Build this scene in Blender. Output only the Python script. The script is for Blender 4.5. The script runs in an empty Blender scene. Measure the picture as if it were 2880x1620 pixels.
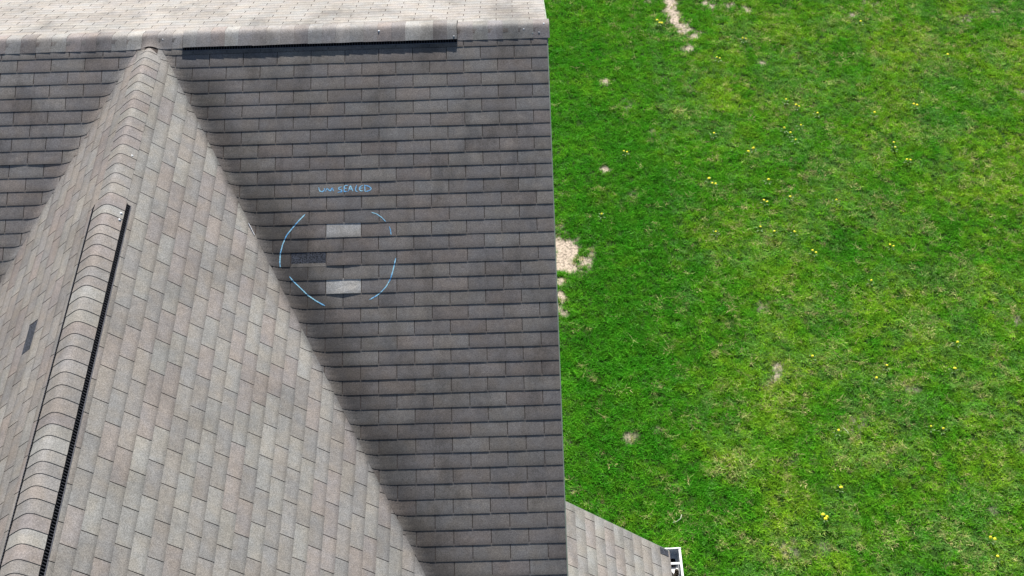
import bpy, math, random
import numpy as np
from mathutils import Vector, Matrix

random.seed(7)
rng = np.random.default_rng(7)
S = bpy.context.scene
COL = S.collection
D2R = math.radians

# ------------------------------------------------------------------ camera
GZ = 7.0                                    # main ridge height above the lawn
CAM_LOC = Vector((0.8825, -10.39070, 7.80384 + GZ))
CAM_PX = 3969.574
def camera_axes():
    pt = D2R(50)
    rb = np.array([[1, 0, 0], [0, -math.sin(pt), -math.cos(pt)], [0, math.cos(pt), -math.sin(pt)]])
    r = np.array([-0.04340524, 0.00461470, -0.02930561])
    th = np.linalg.norm(r); k = r / th
    K = np.array([[0, -k[2], k[1]], [k[2], 0, -k[0]], [-k[1], k[0], 0]])
    return (np.eye(3) + math.sin(th) * K + (1 - math.cos(th)) * K @ K) @ rb
AX = camera_axes()
cam_data = bpy.data.cameras.new('camera')
cam_data.sensor_width = 36.0
cam_data.lens = CAM_PX / 2880 * 36.0
cam_data.clip_start = 0.1
cam_data.clip_end = 2000
cam = bpy.data.objects.new('camera', cam_data)
COL.objects.link(cam)
m = Matrix.Identity(4)
for i in range(3):
    m[i][0] = AX[0][i]; m[i][1] = -AX[1][i]; m[i][2] = -AX[2][i]
m.translation = CAM_LOC
cam.matrix_world = m
S.camera = cam

# ------------------------------------------------------------------ sky, sun, exposure
SUN_EL, SUN_AZ = D2R(36.5), D2R(3.0)        # azimuth from +Y (beyond the ridge) towards +X
w = bpy.data.worlds.new('World'); S.world = w; w.use_nodes = True
nt = w.node_tree
sky = nt.nodes.new('ShaderNodeTexSky'); sky.sky_type = 'NISHITA'; sky.sun_disc = False
sky.sun_elevation = SUN_EL; sky.sun_rotation = SUN_AZ
bg = nt.nodes['Background']; bg.inputs['Strength'].default_value = 0.055
nt.links.new(sky.outputs[0], bg.inputs['Color'])
sd = bpy.data.lights.new('sun', 'SUN'); sd.energy = 4.6; sd.angle = D2R(0.53); sd.color = (1.0, 0.955, 0.89)
sun = bpy.data.objects.new('sun', sd); COL.objects.link(sun)
sv = Vector((math.sin(SUN_AZ) * math.cos(SUN_EL), math.cos(SUN_AZ) * math.cos(SUN_EL), math.sin(SUN_EL)))
sun.rotation_euler = (-sv).to_track_quat('-Z', 'Y').to_euler(); sun.location = (0, 30, 40)
S.view_settings.view_transform = 'Standard'; S.view_settings.look = 'None'
S.view_settings.gamma = 1.0; S.view_settings.use_curve_mapping = False
S.view_settings.exposure = 0.88

# ------------------------------------------------------------------ roof geometry constants (metres)
A = 0.4549436; C = 0.729168                 # pitch of main roof and of the steep gable / wing
SA, CA, TA = math.sin(A), math.cos(A), math.tan(A)
SC, CC, TC = math.sin(C), math.cos(C), math.tan(C)
W, E = 0.3048, 0.127                        # tab width, exposure
XR, ZC = -2.37316, 0.03134                  # gable ridge
F_S0 = 0.21277; L_X0 = -3.5598
B_X0, B_S0 = 0.60341, 0.17840
R_U0, R_V0 = 0.24380, -2.23628
M_U0, M_V0 = 1.04220, -2.28428
DX, DV0, DZ = 1.26911, -2.91153, -3.47145
RAKE = 1.217
FS_END = 5.35                               # slope length of the main front slope
HOUSE_LOC = Vector((-3.0, -1.5, 0.0))

def project(p):
    q = AX @ (np.array(p) - np.array(CAM_LOC))
    return 1440 + CAM_PX * q[0] / q[2], 810 + CAM_PX * q[1] / q[2]

# ------------------------------------------------------------------ material helpers
def new_mat(name):
    mt = bpy.data.materials.new(name); mt.use_nodes = True
    n = mt.node_tree.nodes; b = n['Principled BSDF']
    return mt, mt.node_tree, b
def node(t, typ, **kw):
    n = t.nodes.new(typ)
    for k, v in kw.items():
        if k.startswith('i_'):
            key = k[2:]
            n.inputs[int(key) if key.isdigit() else key].default_value = v
        else: setattr(n, k, v)
    return n
def noise(t, vec, scale, detail=2.0, rough=0.5):
    n = node(t, 'ShaderNodeTexNoise'); n.inputs['Scale'].default_value = scale
    n.inputs['Detail'].default_value = detail; n.inputs['Roughness'].default_value = rough
    t.links.new(vec, n.inputs['Vector']); return n.outputs['Fac']
def ramp(t, fac, a, b, lo=0.0, hi=1.0):
    n = node(t, 'ShaderNodeMapRange'); n.inputs[1].default_value = a; n.inputs[2].default_value = b
    n.inputs[3].default_value = lo; n.inputs[4].default_value = hi; n.interpolation_type = 'SMOOTHSTEP'
    t.links.new(fac, n.inputs[0]); return n.outputs[0]
def mth(t, op, a, b=None, c=None):
    n = node(t, 'ShaderNodeMath', operation=op)
    for i, x in enumerate((a, b, c)):
        if x is None: continue
        if isinstance(x, (int, float)): n.inputs[i].default_value = x
        else: t.links.new(x, n.inputs[i])
    return n.outputs[0]
def vscale(t, col, fac):
    n = node(t, 'ShaderNodeVectorMath', operation='SCALE')
    t.links.new(col, n.inputs[0])
    if isinstance(fac, (int, float)): n.inputs['Scale'].default_value = fac
    else: t.links.new(fac, n.inputs['Scale'])
    return n.outputs[0]
def mix(t, fac, a, b):
    n = node(t, 'ShaderNodeMix', data_type='RGBA')
    if isinstance(fac, (int, float)): n.inputs[0].default_value = fac
    else: t.links.new(fac, n.inputs[0])
    for i, x in ((6, a), (7, b)):
        if isinstance(x, tuple): n.inputs[i].default_value = (*x, 1) if len(x) == 3 else x
        else: t.links.new(x, n.inputs[i])
    return n.outputs[2]
def plain(name, col, rough=0.6, metal=0.0, nscale=30.0, namp=0.15, spec=0.3):
    mt, t, b = new_mat(name)
    g = node(t, 'ShaderNodeNewGeometry')
    f = ramp(t, noise(t, g.outputs['Position'], nscale, 4), 0.3, 0.7, 1 - namp, 1 + namp)
    rgb = node(t, 'ShaderNodeRGB'); rgb.outputs[0].default_value = (*col, 1)
    t.links.new(vscale(t, rgb.outputs[0], f), b.inputs['Base Color'])
    b.inputs['Roughness'].default_value = rough; b.inputs['Metallic'].default_value = metal
    b.inputs['Specular IOR Level'].default_value = spec
    return mt

def shingle_material(name, use_object_colour, slope_darkening=True):
    mt, t, b = new_mat(name)
    g = node(t, 'ShaderNodeNewGeometry'); P = g.outputs['Position']
    if use_object_colour: base = node(t, 'ShaderNodeObjectInfo').outputs['Color']
    else: base = node(t, 'ShaderNodeAttribute', attribute_name='tone').outputs['Color']
    # blended granules: colour drifts within a tab
    n1 = noise(t, P, 6.5, 3); n2 = noise(t, P, 21.0, 4, 0.6); n3 = noise(t, P, 105.0, 3, 0.8); n4 = noise(t, P, 330.0, 2, 0.8)
    c1 = mix(t, ramp(t, n1, 0.32, 0.68), (0.965, 0.985, 1.02), (1.035, 1.005, 0.97))
    vm = node(t, 'ShaderNodeVectorMath', operation='MULTIPLY'); t.links.new(base, vm.inputs[0]); t.links.new(c1, vm.inputs[1])
    f = mth(t, 'MULTIPLY', ramp(t, n2, 0.28, 0.72, 0.91, 1.08), ramp(t, n3, 0.30, 0.70, 0.70, 1.30))
    f = mth(t, 'MULTIPLY', f, ramp(t, n4, 0.25, 0.75, 0.70, 1.32))
    rim = node(t, 'ShaderNodeAttribute', attribute_name='rim').outputs['Fac']
    rim = mth(t, 'ADD', rim, mth(t, 'MULTIPLY', mth(t, 'SUBTRACT', n2, 0.5), 0.9))
    f = mth(t, 'MULTIPLY', f, ramp(t, rim, 0.25, 1.1, 1.05, 0.74))
    nb = noise(t, P, 1.9, 6, 0.66)                       # soft tree shade painted into the colour as broad blotches
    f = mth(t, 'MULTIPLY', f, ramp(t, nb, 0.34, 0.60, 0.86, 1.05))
    if slope_darkening:
        # dark band put into the colour beside both valleys, plus painted soft branch shadows
        sx = node(t, 'ShaderNodeSeparateXYZ'); t.links.new(P, sx.inputs[0])
        ax = mth(t, 'ABSOLUTE', mth(t, 'SUBTRACT', sx.outputs[0], XR))
        vy = mth(t, 'MULTIPLY', sx.outputs[1], -TA / TC)
        d = mth(t, 'SUBTRACT', mth(t, 'SUBTRACT', ax, ZC / TC), vy)      # metres out from the valley line
        wob = mth(t, 'MULTIPLY', mth(t, 'SUBTRACT', noise(t, P, 2.6, 3), 0.5), 0.5)
        d2 = mth(t, 'ADD', d, wob)
        band = mth(t, 'MULTIPLY', ramp(t, mth(t, 'ADD', d, mth(t, 'MULTIPLY', wob, 0.3)), -0.07, 0.04), ramp(t, d2, 0.08, 0.62, 1.0, 0.0))  # darker along the valley line, fading outward
        band = mth(t, 'MULTIPLY', band, ramp(t, sx.outputs[0], XR - 0.3, XR + 0.1, 0.18, 1.0))
        low = ramp(t, sx.outputs[1], -0.5, -0.15, 1.0, 0.0)
        band = mth(t, 'MULTIPLY', band, low)
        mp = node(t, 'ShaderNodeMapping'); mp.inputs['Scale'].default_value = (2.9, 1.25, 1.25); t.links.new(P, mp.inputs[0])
        st = ramp(t, noise(t, mp.outputs[0], 1.0, 6, 0.68), 0.47, 0.70)  # branch shadows painted in as stretched dark blotches
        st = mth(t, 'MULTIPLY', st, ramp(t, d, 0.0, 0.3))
        f = mth(t, 'MULTIPLY', f, mth(t, 'SUBTRACT', 1.0, mth(t, 'MULTIPLY', band, 0.50)))
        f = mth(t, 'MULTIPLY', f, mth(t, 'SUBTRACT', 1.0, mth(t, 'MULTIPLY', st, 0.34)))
    t.links.new(vscale(t, vm.outputs[0], f), b.inputs['Base Color'])
    b.inputs['Roughness'].default_value = 0.85; b.inputs['Specular IOR Level'].default_value = 0.25
    bp = node(t, 'ShaderNodeBump'); bp.inputs['Strength'].default_value = 0.5; bp.inputs['Distance'].default_value = 0.0012
    t.links.new(mth(t, 'ADD', n4, n3), bp.inputs['Height']); t.links.new(bp.outputs[0], b.inputs['Normal'])
    return mt
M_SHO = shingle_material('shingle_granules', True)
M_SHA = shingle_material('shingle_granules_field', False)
M_DECK = plain('shingle_underlayer', (0.075, 0.062, 0.056), 0.9, nscale=200, namp=0.4, spec=0.1)
M_BARE = plain('bare_asphalt_layer', (0.048, 0.053, 0.068), 0.85, nscale=90, namp=0.85, spec=0.3)
M_BLACK = plain('vent_plastic', (0.008, 0.008, 0.010), 0.9, spec=0.05)
M_EDGE = plain('cut_asphalt_edge', (0.012, 0.011, 0.011), 0.9, spec=0.1)
M_LIP = plain('vent_lip_plastic', (0.12, 0.12, 0.14), 0.5, spec=0.3)
M_RIB = plain('vent_rib_plastic', (0.05, 0.05, 0.06), 0.6, spec=0.2)
M_WHITE = plain('white_aluminium', (0.78, 0.79, 0.80), 0.35, nscale=6, namp=0.06, spec=0.5)
M_TRIM = plain('painted_trim', (0.26, 0.31, 0.25), 0.5, nscale=12, namp=0.12)
M_WALL = plain('vinyl_siding', (0.55, 0.53, 0.48), 0.55, nscale=5, namp=0.06)
M_SEAL = plain('roof_sealant', (0.72, 0.74, 0.78), 0.35, nscale=60, namp=0.15, spec=0.5)
M_SEALG = plain('grey_sealant', (0.27, 0.30, 0.32), 0.4, nscale=60, namp=0.2, spec=0.5)
M_GUNK = plain('gutter_debris', (0.045, 0.036, 0.026), 0.9, nscale=50, namp=0.6, spec=0.1)

mt, t, b = new_mat('blue_chalk'); M_CHALK = mt
g = node(t, 'ShaderNodeNewGeometry')
nz = noise(t, g.outputs['Position'], 330.0, 3, 0.7); nl = noise(t, g.outputs['Position'], 14.0, 2)
t.links.new(mix(t, ramp(t, nl, 0.35, 0.65), (0.19, 0.56, 1.0), (0.44, 0.80, 0.96)), b.inputs['Base Color'])
b.inputs['Roughness'].default_value = 0.95; b.inputs['Specular IOR Level'].default_value = 0.05
t.links.new(ramp(t, mth(t, 'ADD', nz, mth(t, 'MULTIPLY', nl, 0.3)), 0.48, 0.62), b.inputs['Alpha'])

# ------------------------------------------------------------------ mesh helpers
def mesh_from(name, verts, faces, mat, tones=None, smooth=False, edge=None):
    me = bpy.data.meshes.new(name)
    me.from_pydata([tuple(v) for v in verts], [], faces)
    me.materials.append(mat)
    if edge is not None:
        me.materials.append(M_EDGE); me.polygons.foreach_set('material_index', [1 if e_ else 0 for e_ in edge])
    if tones is not None:
        at = me.color_attributes.new('tone', 'FLOAT_COLOR', 'CORNER')
        arr = np.ones((len(me.loops), 4), dtype=np.float32)
        i = 0
        for f, tn in zip(faces, tones):
            arr[i:i + len(f), :3] = tn; i += len(f)
        at.data.foreach_set('color', arr.ravel())
    if smooth: me.polygons.foreach_set('use_smooth', [True] * len(me.polygons))
    me.update(); return me
def link(name, me, parent=None, loc=None):
    o = bpy.data.objects.new(name, me); COL.objects.link(o)
    if parent is not None:
        o.parent = parent
        base = parent.matrix_basis.translation if parent.parent is None else Vector((0, 0, 0))
        o.location = (loc if loc is not None else Vector((0, 0, 0))) - base
    elif loc is not None: o.location = loc
    return o
def tag(o, label=None, cat=None, group=None, kind=None):
    for k, v in (('label', label), ('category', cat), ('group', group), ('kind', kind)):
        if v: o[k] = v
    return o
class MB:
    def __init__(s): s.v = []; s.f = []; s.t = []
    def add(s, vs, fs, tone=None):
        o = len(s.v); s.v += [tuple(v) for v in vs]; s.f += [tuple(i + o for i in f) for f in fs]
        s.t += [tone or (1, 1, 1)] * len(fs); return s
    def box(s, lo, hi):
        x0, y0, z0 = lo; x1, y1, z1 = hi
        return s.add([(x0, y0, z0), (x1, y0, z0), (x1, y1, z0), (x0, y1, z0), (x0, y0, z1), (x1, y0, z1), (x1, y1, z1), (x0, y1, z1)],
                     [(0, 3, 2, 1), (4, 5, 6, 7), (0, 1, 5, 4), (1, 2, 6, 5), (2, 3, 7, 6), (3, 0, 4, 7)])
    def prism(s, prof_a, prof_b):          # two matching closed profiles
        n = len(prof_a)
        return s.add(list(prof_a) + list(prof_b), [tuple(range(n)), tuple(range(2 * n - 1, n - 1, -1))] +
                     [(i, (i + 1) % n + 0, (i + 1) % n + n, i + n)[::-1] for i in range(n)])
    def build(s, name, mat, parent=None, tones=False, smooth=False):
        return link(name, mesh_from(name, s.v, s.f, mat, s.t if tones else None, smooth), parent)

house = bpy.data.objects.new('house', None); COL.objects.link(house); house.location = HOUSE_LOC
tag(house, 'house with grey brown shingle roof, chalk ringed slope and steep front gable', 'house')

# ------------------------------------------------------------------ roof surface
def h_main(y): return -abs(y) * TA
def h_gab(x, y, r=0.03):
    dip = 0.10 * min(1.0, max(0.0, (y + 0.5) / 0.5)) ** 2
    return ZC - TC * (math.sqrt((x - XR) ** 2 + r * r) - 0.14 * r) - dip
def smax(a, b, k=0.085):
    d = abs(a - b)
    return max(a, b) + ((k - d) ** 2 / (4 * k) if d < k else 0.0)
def H(x, y, rg=0.03, rm=0.0):
    zf = -(math.sqrt((y * TA) ** 2 + rm * rm)) if rm else h_main(y)
    if y < 0.02:
        return smax(zf, h_gab(x, y, rg)) + GZ
    return zf + GZ
def nrm(x, y, **k):
    e = 0.002
    v = Vector((-(H(x + e, y, **k) - H(x - e, y, **k)) / (2 * e), -(H(x, y + e, **k) - H(x, y - e, **k)) / (2 * e), 1.0))
    return v.normalized()
def sample_wave(x, y):                      # decking is never dead flat
    return 0.0016 * math.sin(2.1 * x + 0.7) * math.sin(1.9 * y + 1.1 * x) + 0.0008 * math.sin(7.3 * x + 3.1 * y)

# a surface = map (along, down) -> x, y ; plane normal ; frame
SURF = {
    'F': dict(xy=lambda a, d: (a, -d * CA), n=Vector((0, -SA, CA)), fa=Vector((1, 0, 0)), fd=Vector((0, -CA, -SA)), o=Vector((0, 0, GZ))),
    'B': dict(xy=lambda a, d: (a, d * CA), n=Vector((0, SA, CA)), fa=Vector((1, 0, 0)), fd=Vector((0, CA, -SA)), o=Vector((0, 0, GZ))),
    'R': dict(xy=lambda a, d: (XR + d * CC, a), n=Vector((SC, 0, CC)), fa=Vector((0, 1, 0)), fd=Vector((CC, 0, -SC)), o=Vector((XR, 0, ZC + GZ))),
    'M': dict(xy=lambda a, d: (XR - d * CC, a), n=Vector((-SC, 0, CC)), fa=Vector((0, 1, 0)), fd=Vector((-CC, 0, -SC)), o=Vector((XR, 0, ZC + GZ))),
    'D': dict(xy=None, n=Vector((SC, 0, CC)), fa=Vector((0, 1, 0)), fd=Vector((CC, 0, -SC)), o=Vector((DX, 0, DZ + GZ))),
}
def pt(s, a, d, h):
    q = SURF[s]
    if s in 'DB': return q['o'] + q['fa'] * a + q['fd'] * d + q['n'] * h
    x, y = q['xy'](a, d)
    return Vector((x, y, H(x, y))) + nrm(x, y) * h
def clip(poly, f):
    out = []
    for i in range(len(poly)):
        p, q = poly[i], poly[(i + 1) % len(poly)]; fp, fq = f(*p), f(*q)
        if fp >= 0: out.append(p)
        if (fp >= 0) != (fq >= 0):
            k = fp / (fp - fq); out.append((p[0] + k * (q[0] - p[0]), p[1] + k * (q[1] - p[1])))
    return out
def area(p): return 0.5 * abs(sum(p[i][0] * p[(i + 1) % len(p)][1] - p[(i + 1) % len(p)][0] * p[i][1] for i in range(len(p)))) if len(p) > 2 else 0
VAL = {   # >0 keeps the side that belongs to the surface
    'F': lambda a, d: (a - XR) * TC - ZC - d * SA,
    'L': lambda a, d: (XR - a) * TC - ZC - d * SA,
    'R': lambda a, d: ZC - d * SC + (-a) * TA if True else 0,
    'M': lambda a, d: ZC - d * SC + (-a) * TA if True else 0,
}
def tab_polys(s, rect, clips, step_a, step_d):
    a0, a1, d0, d1 = rect
    cells = []
    na = max(1, round((a1 - a0) / step_a)); nd = max(1, round((d1 - d0) / step_d))
    for i in range(na):
        for j in range(nd):
            x0, x1 = a0 + (a1 - a0) * i / na, a0 + (a1 - a0) * (i + 1) / na
            y0, y1 = d0 + (d1 - d0) * j / nd, d0 + (d1 - d0) * (j + 1) / nd
            p = [(x0, y0), (x1, y0), (x1, y1), (x0, y1)]
            for c in clips:
                p = clip(p, c)
                if len(p) < 3: break
            if len(p) >= 3 and area(p) > 1e-7: cells.append(p)
    return cells
TOP = [0]; EDG = [[]]
def tab_mesh(cells, lift, place, thick=0.0034):
    """top faces from cells, skirt along the free boundary"""
    idx = {}; vs = []; fs = []; edges = {}
    def vid(p):
        k = (round(p[0], 5), round(p[1], 5))
        if k not in idx: idx[k] = len(vs); vs.append(place(p[0], p[1], lift(p[0], p[1])))
        return idx[k]
    keys = []
    for c in cells:
        f = []
        for p in c:
            v = vid(p)
            if not f or f[-1] != v: f.append(v)
        if f[0] == f[-1]: f.pop()
        if len(f) < 3: continue
        fs.append(tuple(f))
        for i in range(len(f)):
            e = (f[i], f[(i + 1) % len(f)])
            if (e[1], e[0]) in edges: edges.pop((e[1], e[0]))
            else: edges[e] = 1
    inv = {v: k for k, v in idx.items()}; low = {}
    def lo(v):
        if v not in low:
            a, d = inv[v]; low[v] = len(vs); vs.append(place(a, d, lift(a, d) - thick))
        return low[v]
    TOP[0] = len(fs)
    ds = [k[1] for k in inv.values()]; as_ = [k[0] for k in inv.values()]; dmx = max(ds); a0_, a1_ = min(as_), max(as_)
    def ev(v):
        a, d = inv[v]; return max(0.0, 1 - (dmx - d) / 0.06)
    EDG[0] = [ev(v) for v in range(len(vs))]
    for (i, j) in list(edges):
        fs.append((i, lo(i), lo(j), j))
    EDG[0] = EDG[0] + [1.0] * (len(vs) - len(EDG[0]))
    return vs, fs
def set_edge(me, vals):
    a_ = me.attributes.new('rim', 'FLOAT', 'POINT'); a_.data.foreach_set('value', vals); return me
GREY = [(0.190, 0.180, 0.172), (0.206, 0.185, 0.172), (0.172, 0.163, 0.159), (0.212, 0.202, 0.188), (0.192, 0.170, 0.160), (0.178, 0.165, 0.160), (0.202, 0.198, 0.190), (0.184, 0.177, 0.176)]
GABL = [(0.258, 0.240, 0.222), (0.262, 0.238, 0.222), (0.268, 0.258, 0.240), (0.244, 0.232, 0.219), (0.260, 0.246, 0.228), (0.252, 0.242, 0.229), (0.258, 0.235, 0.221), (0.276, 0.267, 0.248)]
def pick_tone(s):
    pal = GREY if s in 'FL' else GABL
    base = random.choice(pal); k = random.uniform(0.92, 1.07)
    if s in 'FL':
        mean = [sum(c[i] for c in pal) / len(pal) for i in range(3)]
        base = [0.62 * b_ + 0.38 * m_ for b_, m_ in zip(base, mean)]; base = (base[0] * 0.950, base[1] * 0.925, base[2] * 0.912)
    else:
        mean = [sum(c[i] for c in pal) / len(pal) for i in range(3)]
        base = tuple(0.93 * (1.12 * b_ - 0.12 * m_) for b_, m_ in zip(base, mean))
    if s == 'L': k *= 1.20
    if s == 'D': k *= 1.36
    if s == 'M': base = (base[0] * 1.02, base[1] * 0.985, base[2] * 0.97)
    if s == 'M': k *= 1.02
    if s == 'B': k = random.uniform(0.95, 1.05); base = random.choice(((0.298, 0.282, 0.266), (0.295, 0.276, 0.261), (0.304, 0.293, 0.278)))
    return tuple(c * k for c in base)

SPECIAL = {}
def near(x, y): return abs(x - y) < 0.02
tabs = []     # dicts: s, rect, clips, tone, plain, special
GAP = 0.0065
def add_tab(s, a0, a1, d0, d1, clips, sp=None, tone=None):
    a0 += GAP / 2; a1 -= GAP / 2
    corners = [(a0, d0), (a1, d0), (a1, d1), (a0, d1)]
    poly = corners
    for c in clips: poly = clip(poly, c) if len(poly) > 2 else poly
    if len(poly) < 3 or area(poly) < 4e-4: return
    srf = 'F' if s == 'L' else s
    q = SURF[srf]
    flat = abs(area(poly) - area(corners)) < 1e-6 and abs((a1 - a0) - (W - GAP)) < 1e-6
    if srf in 'FRM':
        for p in corners + [((a0 + a1) / 2, (d0 + d1) / 2)]:
            x, y = q['xy'](*p)
            pl = (q['o'] + q['fa'] * p[0] + q['fd'] * p[1]).z
            if abs(pl - H(x, y)) > 3e-4: flat = False
    # size in the picture
    pp = [project(pt(srf, p[0], p[1], 0.0)) for p in poly]
    if srf == 'D' and False: pass
    vis = pp
    for f in (lambda x, y: x, lambda x, y: 2880 - x, lambda x, y: y, lambda x, y: 1620 - y): vis = clip(vis, f) if len(vis) > 2 else vis
    size = area(vis) if len(vis) > 2 else 0
    if s == 'D': 
        if a0 * 0 + (DX + d1 * CC) < 1.27: size = 0
    if s == 'R' and d1 < 0.20 or s == 'M' and d1 < 0.2 or s == 'F' and d1 < 0.18 or s == 'L' and d1 < 0.18: size = 0
    tabs.append(dict(s=s, srf=srf, rect=(a0, a1, d0, d1), clips=clips, tone=tone or pick_tone(s), flat=flat, sp=sp, size=size))

def lay(s, a_lo, a_hi, d_lo, d_hi, k0, d_org, a_org, parity, clips, drift=0.0):
    """courses of tabs; course k spans d_org+(k-1)E .. d_org+kE ; joints at a_org + nW (+W/2 when parity(k))"""
    k = k0
    while d_org + (k - 1) * E < d_hi:
        d0 = d_org + (k - 1) * E; d1 = d0 + E
        if d1 > d_lo:
            jit = random.uniform(-0.003, 0.003)
            org = a_org + (W / 2 if parity(k) else 0) + drift * k + jit
            n = math.floor((a_lo - org) / W)
            while org + n * W < a_hi:
                x0, x1 = max(a_lo, org + n * W), min(a_hi, org + (n + 1) * W)
                if x1 - x0 > 0.03:
                    sp = None; tone = None; cx = (x0 + x1) / 2
                    if s == 'F' and k == 14 and abs(cx + 0.609) < 0.05: sp, tone = 'pale', (0.42, 0.41, 0.395)
                    if s == 'F' and k == 18 and abs(cx + 0.609) < 0.05: sp, tone = 'pale_lifted', (0.42, 0.41, 0.39)
                    if s == 'F' and k == 16 and abs(cx + 0.914) < 0.05: sp, tone = 'missing', (0.2, 0.2, 0.2)
                    if s == 'F' and k == 16 and abs(cx + 0.609) < 0.05: sp = 'lifted'
                    if s == 'L' and k == 8 and -3.95 < cx < -3.1: sp = 'lifted'
                    if s == 'M' and sp is None and MISSING_M(k, cx): sp = 'missing'
                    if s == 'D' and k == 11 and x1 > -2.90: sp = 'missing_corner'
                    if sp == 'missing': missing.append((s, x0, x1, d0, d1))
                    elif sp == 'missing_corner': missing.append((s, x0, x1, d0, d1))
                    else: add_tab(s, x0, x1, d0 - (0.0 if False else 0.012), d1 + random.uniform(-0.0012, 0.0012), clips, sp, tone)
                n += 1
        k += 1
missing = []
def MISSING_M(k, c):     # one slipped tab on the left slope of the gable
    return k == -2 and abs(c - (M_V0 - 3.0 * W)) < 0.06
R_END = -6.3
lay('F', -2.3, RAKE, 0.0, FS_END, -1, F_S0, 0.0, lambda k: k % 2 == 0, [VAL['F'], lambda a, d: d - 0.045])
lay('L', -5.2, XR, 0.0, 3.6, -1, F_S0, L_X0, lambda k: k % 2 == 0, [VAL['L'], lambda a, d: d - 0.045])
lay('R', R_END, 0.05, 0.0, 4.3, 0, R_U0, R_V0, lambda k: k % 2 == 0, [VAL['R'], lambda a, d: d - 0.05], drift=-0.0019)
lay('M', R_END, 0.05, 0.0, 3.9, -8, M_U0, M_V0, lambda k: k % 2 == 0, [VAL['M'], lambda a, d: 3.9 - d, lambda a, d: d - 0.05])
lay('B', -5.6, RAKE, 0.06, 3.2, 0, B_S0 + E, B_X0, lambda k: k % 2 == 0, [lambda a, d: d - 0.045])
lay('D', -6.6, -2.825, -0.30, 1.40, -2, 0.0, DV0, lambda k: k % 2 == 0, [lambda a, d: 1.412 - d])
for tb in tabs:
    if tb['s'] == 'D' and tb['rect'][3] > 1.395: pass

def lift_fn(tb):
    a0, a1, d0, d1 = tb['rect']; r = random.random() * 0.0006
    sp = tb['sp']; curl = random.uniform(-0.0004, 0.0007); ph = random.random() * 6
    def f(a, d):
        t_ = min(1, max(0, (d - d0) / (d1 - d0))); u = (a - a0) / (a1 - a0)
        x = 0.0004 + (0.0029 + r) * t_ + curl * t_ * t_ * math.cos(3.1 * u + ph)
        if sp == 'pale_lifted': x += 0.0055 * t_ ** 2 * max(0.0, math.sin(math.pi * min(1, max(0, u)))) ** 1.5
        if sp == 'lifted': x += 0.0035 * t_ ** 2 * math.sin(math.pi * min(1, u * 0.9 + 0.1))
        return x
    return f
# every shingle tab: the 300 that show largest are parts of their own, the others one joined part
order = sorted(range(len(tabs)), key=lambda i: -tabs[i]['size'])
single = set(order[:300])
for i, tb in enumerate(tabs):
    if tb['sp']: single.add(i)
shared = []
for v in range(6):
    tb = dict(rect=(-(W - GAP) / 2, (W - GAP) / 2, 0.0, E + 0.012), sp=None)
    cells = tab_polys('F', tb['rect'], [], W / 4, E / 1.9)
    vs, fs = tab_mesh(cells, lift_fn(tb), lambda a, d, h: Vector((a, d, h)))
    shared.append(set_edge(mesh_from('shingle', vs, fs, M_SHO, edge=[k >= TOP[0] for k in range(len(fs))]), EDG[0]))
field = MB(); MFLD = []; FEDGE = []; FRIM = []
for i, tb in enumerate(tabs):
    s = tb['srf']; a0, a1, d0, d1 = tb['rect']; q = SURF[s]
    if i in single and tb['flat'] and not tb['sp']:
        o = bpy.data.objects.new('shingle', random.choice(shared)); COL.objects.link(o); o.parent = house
        flip = -1 if s in 'RD' and False else 1
        ex, ey = q['fa'], q['fd']
        ez = ex.cross(ey)
        sgn = 1.0
        if ez.dot(q['n']) < 0: ex = -ex
        mm = Matrix.Identity(4)
        for r_ in range(3): mm[r_][0] = ex[r_]; mm[r_][1] = ey[r_]; mm[r_][2] = q['n'][r_]
        mm = mm @ Matrix.Rotation(random.uniform(-0.002, 0.002), 4, 'Z') @ Matrix.Rotation(random.uniform(-0.003, 0.004), 4, 'X')
        mm.translation = q['o'] + q['fa'] * ((a0 + a1) / 2) + q['fd'] * d0 - HOUSE_LOC
        o.matrix_basis = mm
        o.color = (*tb['tone'], 1)
        continue
    if s in 'BD': sa, sdn = 0.16, 0.2
    elif tb['flat']: sa, sdn = 0.16, 0.08
    else: sa, sdn = 0.026, 0.045
    cells = tab_polys(s, tb['rect'], tb['clips'], sa, sdn)
    if not cells: continue
    vs, fs = tab_mesh(cells, lift_fn(tb), lambda a, d, h: pt(s, a, d, h))
    if s in 'RDFMB':   # keep normals outward
        p0 = [vs[k] for k in fs[0][:3]]
        if (p0[1] - p0[0]).cross(p0[2] - p0[0]).dot(q['n']) < 0: fs = [f[::-1] for f in fs]
    if i in single:
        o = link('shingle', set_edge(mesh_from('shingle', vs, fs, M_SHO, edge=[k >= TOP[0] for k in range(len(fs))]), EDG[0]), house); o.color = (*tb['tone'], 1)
        if tb['sp'] == 'pale': tag(o, 'pale grey replacement shingle tab, upper of the two inside the chalk ring')
        if tb['sp'] == 'pale_lifted': tag(o, 'pale grey replacement shingle tab with raised lower edge')
        if tb['sp'] == 'lifted': tag(o, 'dark shingle tab lifting along its lower edge' + (' inside the chalk ring' if tb['s'] == 'F' else ' left of the gable'))
    else:
        if not MFLD: pass
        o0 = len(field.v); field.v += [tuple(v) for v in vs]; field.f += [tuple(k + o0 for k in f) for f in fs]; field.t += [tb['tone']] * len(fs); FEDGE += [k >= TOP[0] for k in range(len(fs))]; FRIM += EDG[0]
tag(link('shingle_field', set_edge(mesh_from('shingle_field', field.v, field.f, M_SHA, field.t, edge=FEDGE), FRIM), house), kind='stuff')

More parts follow.
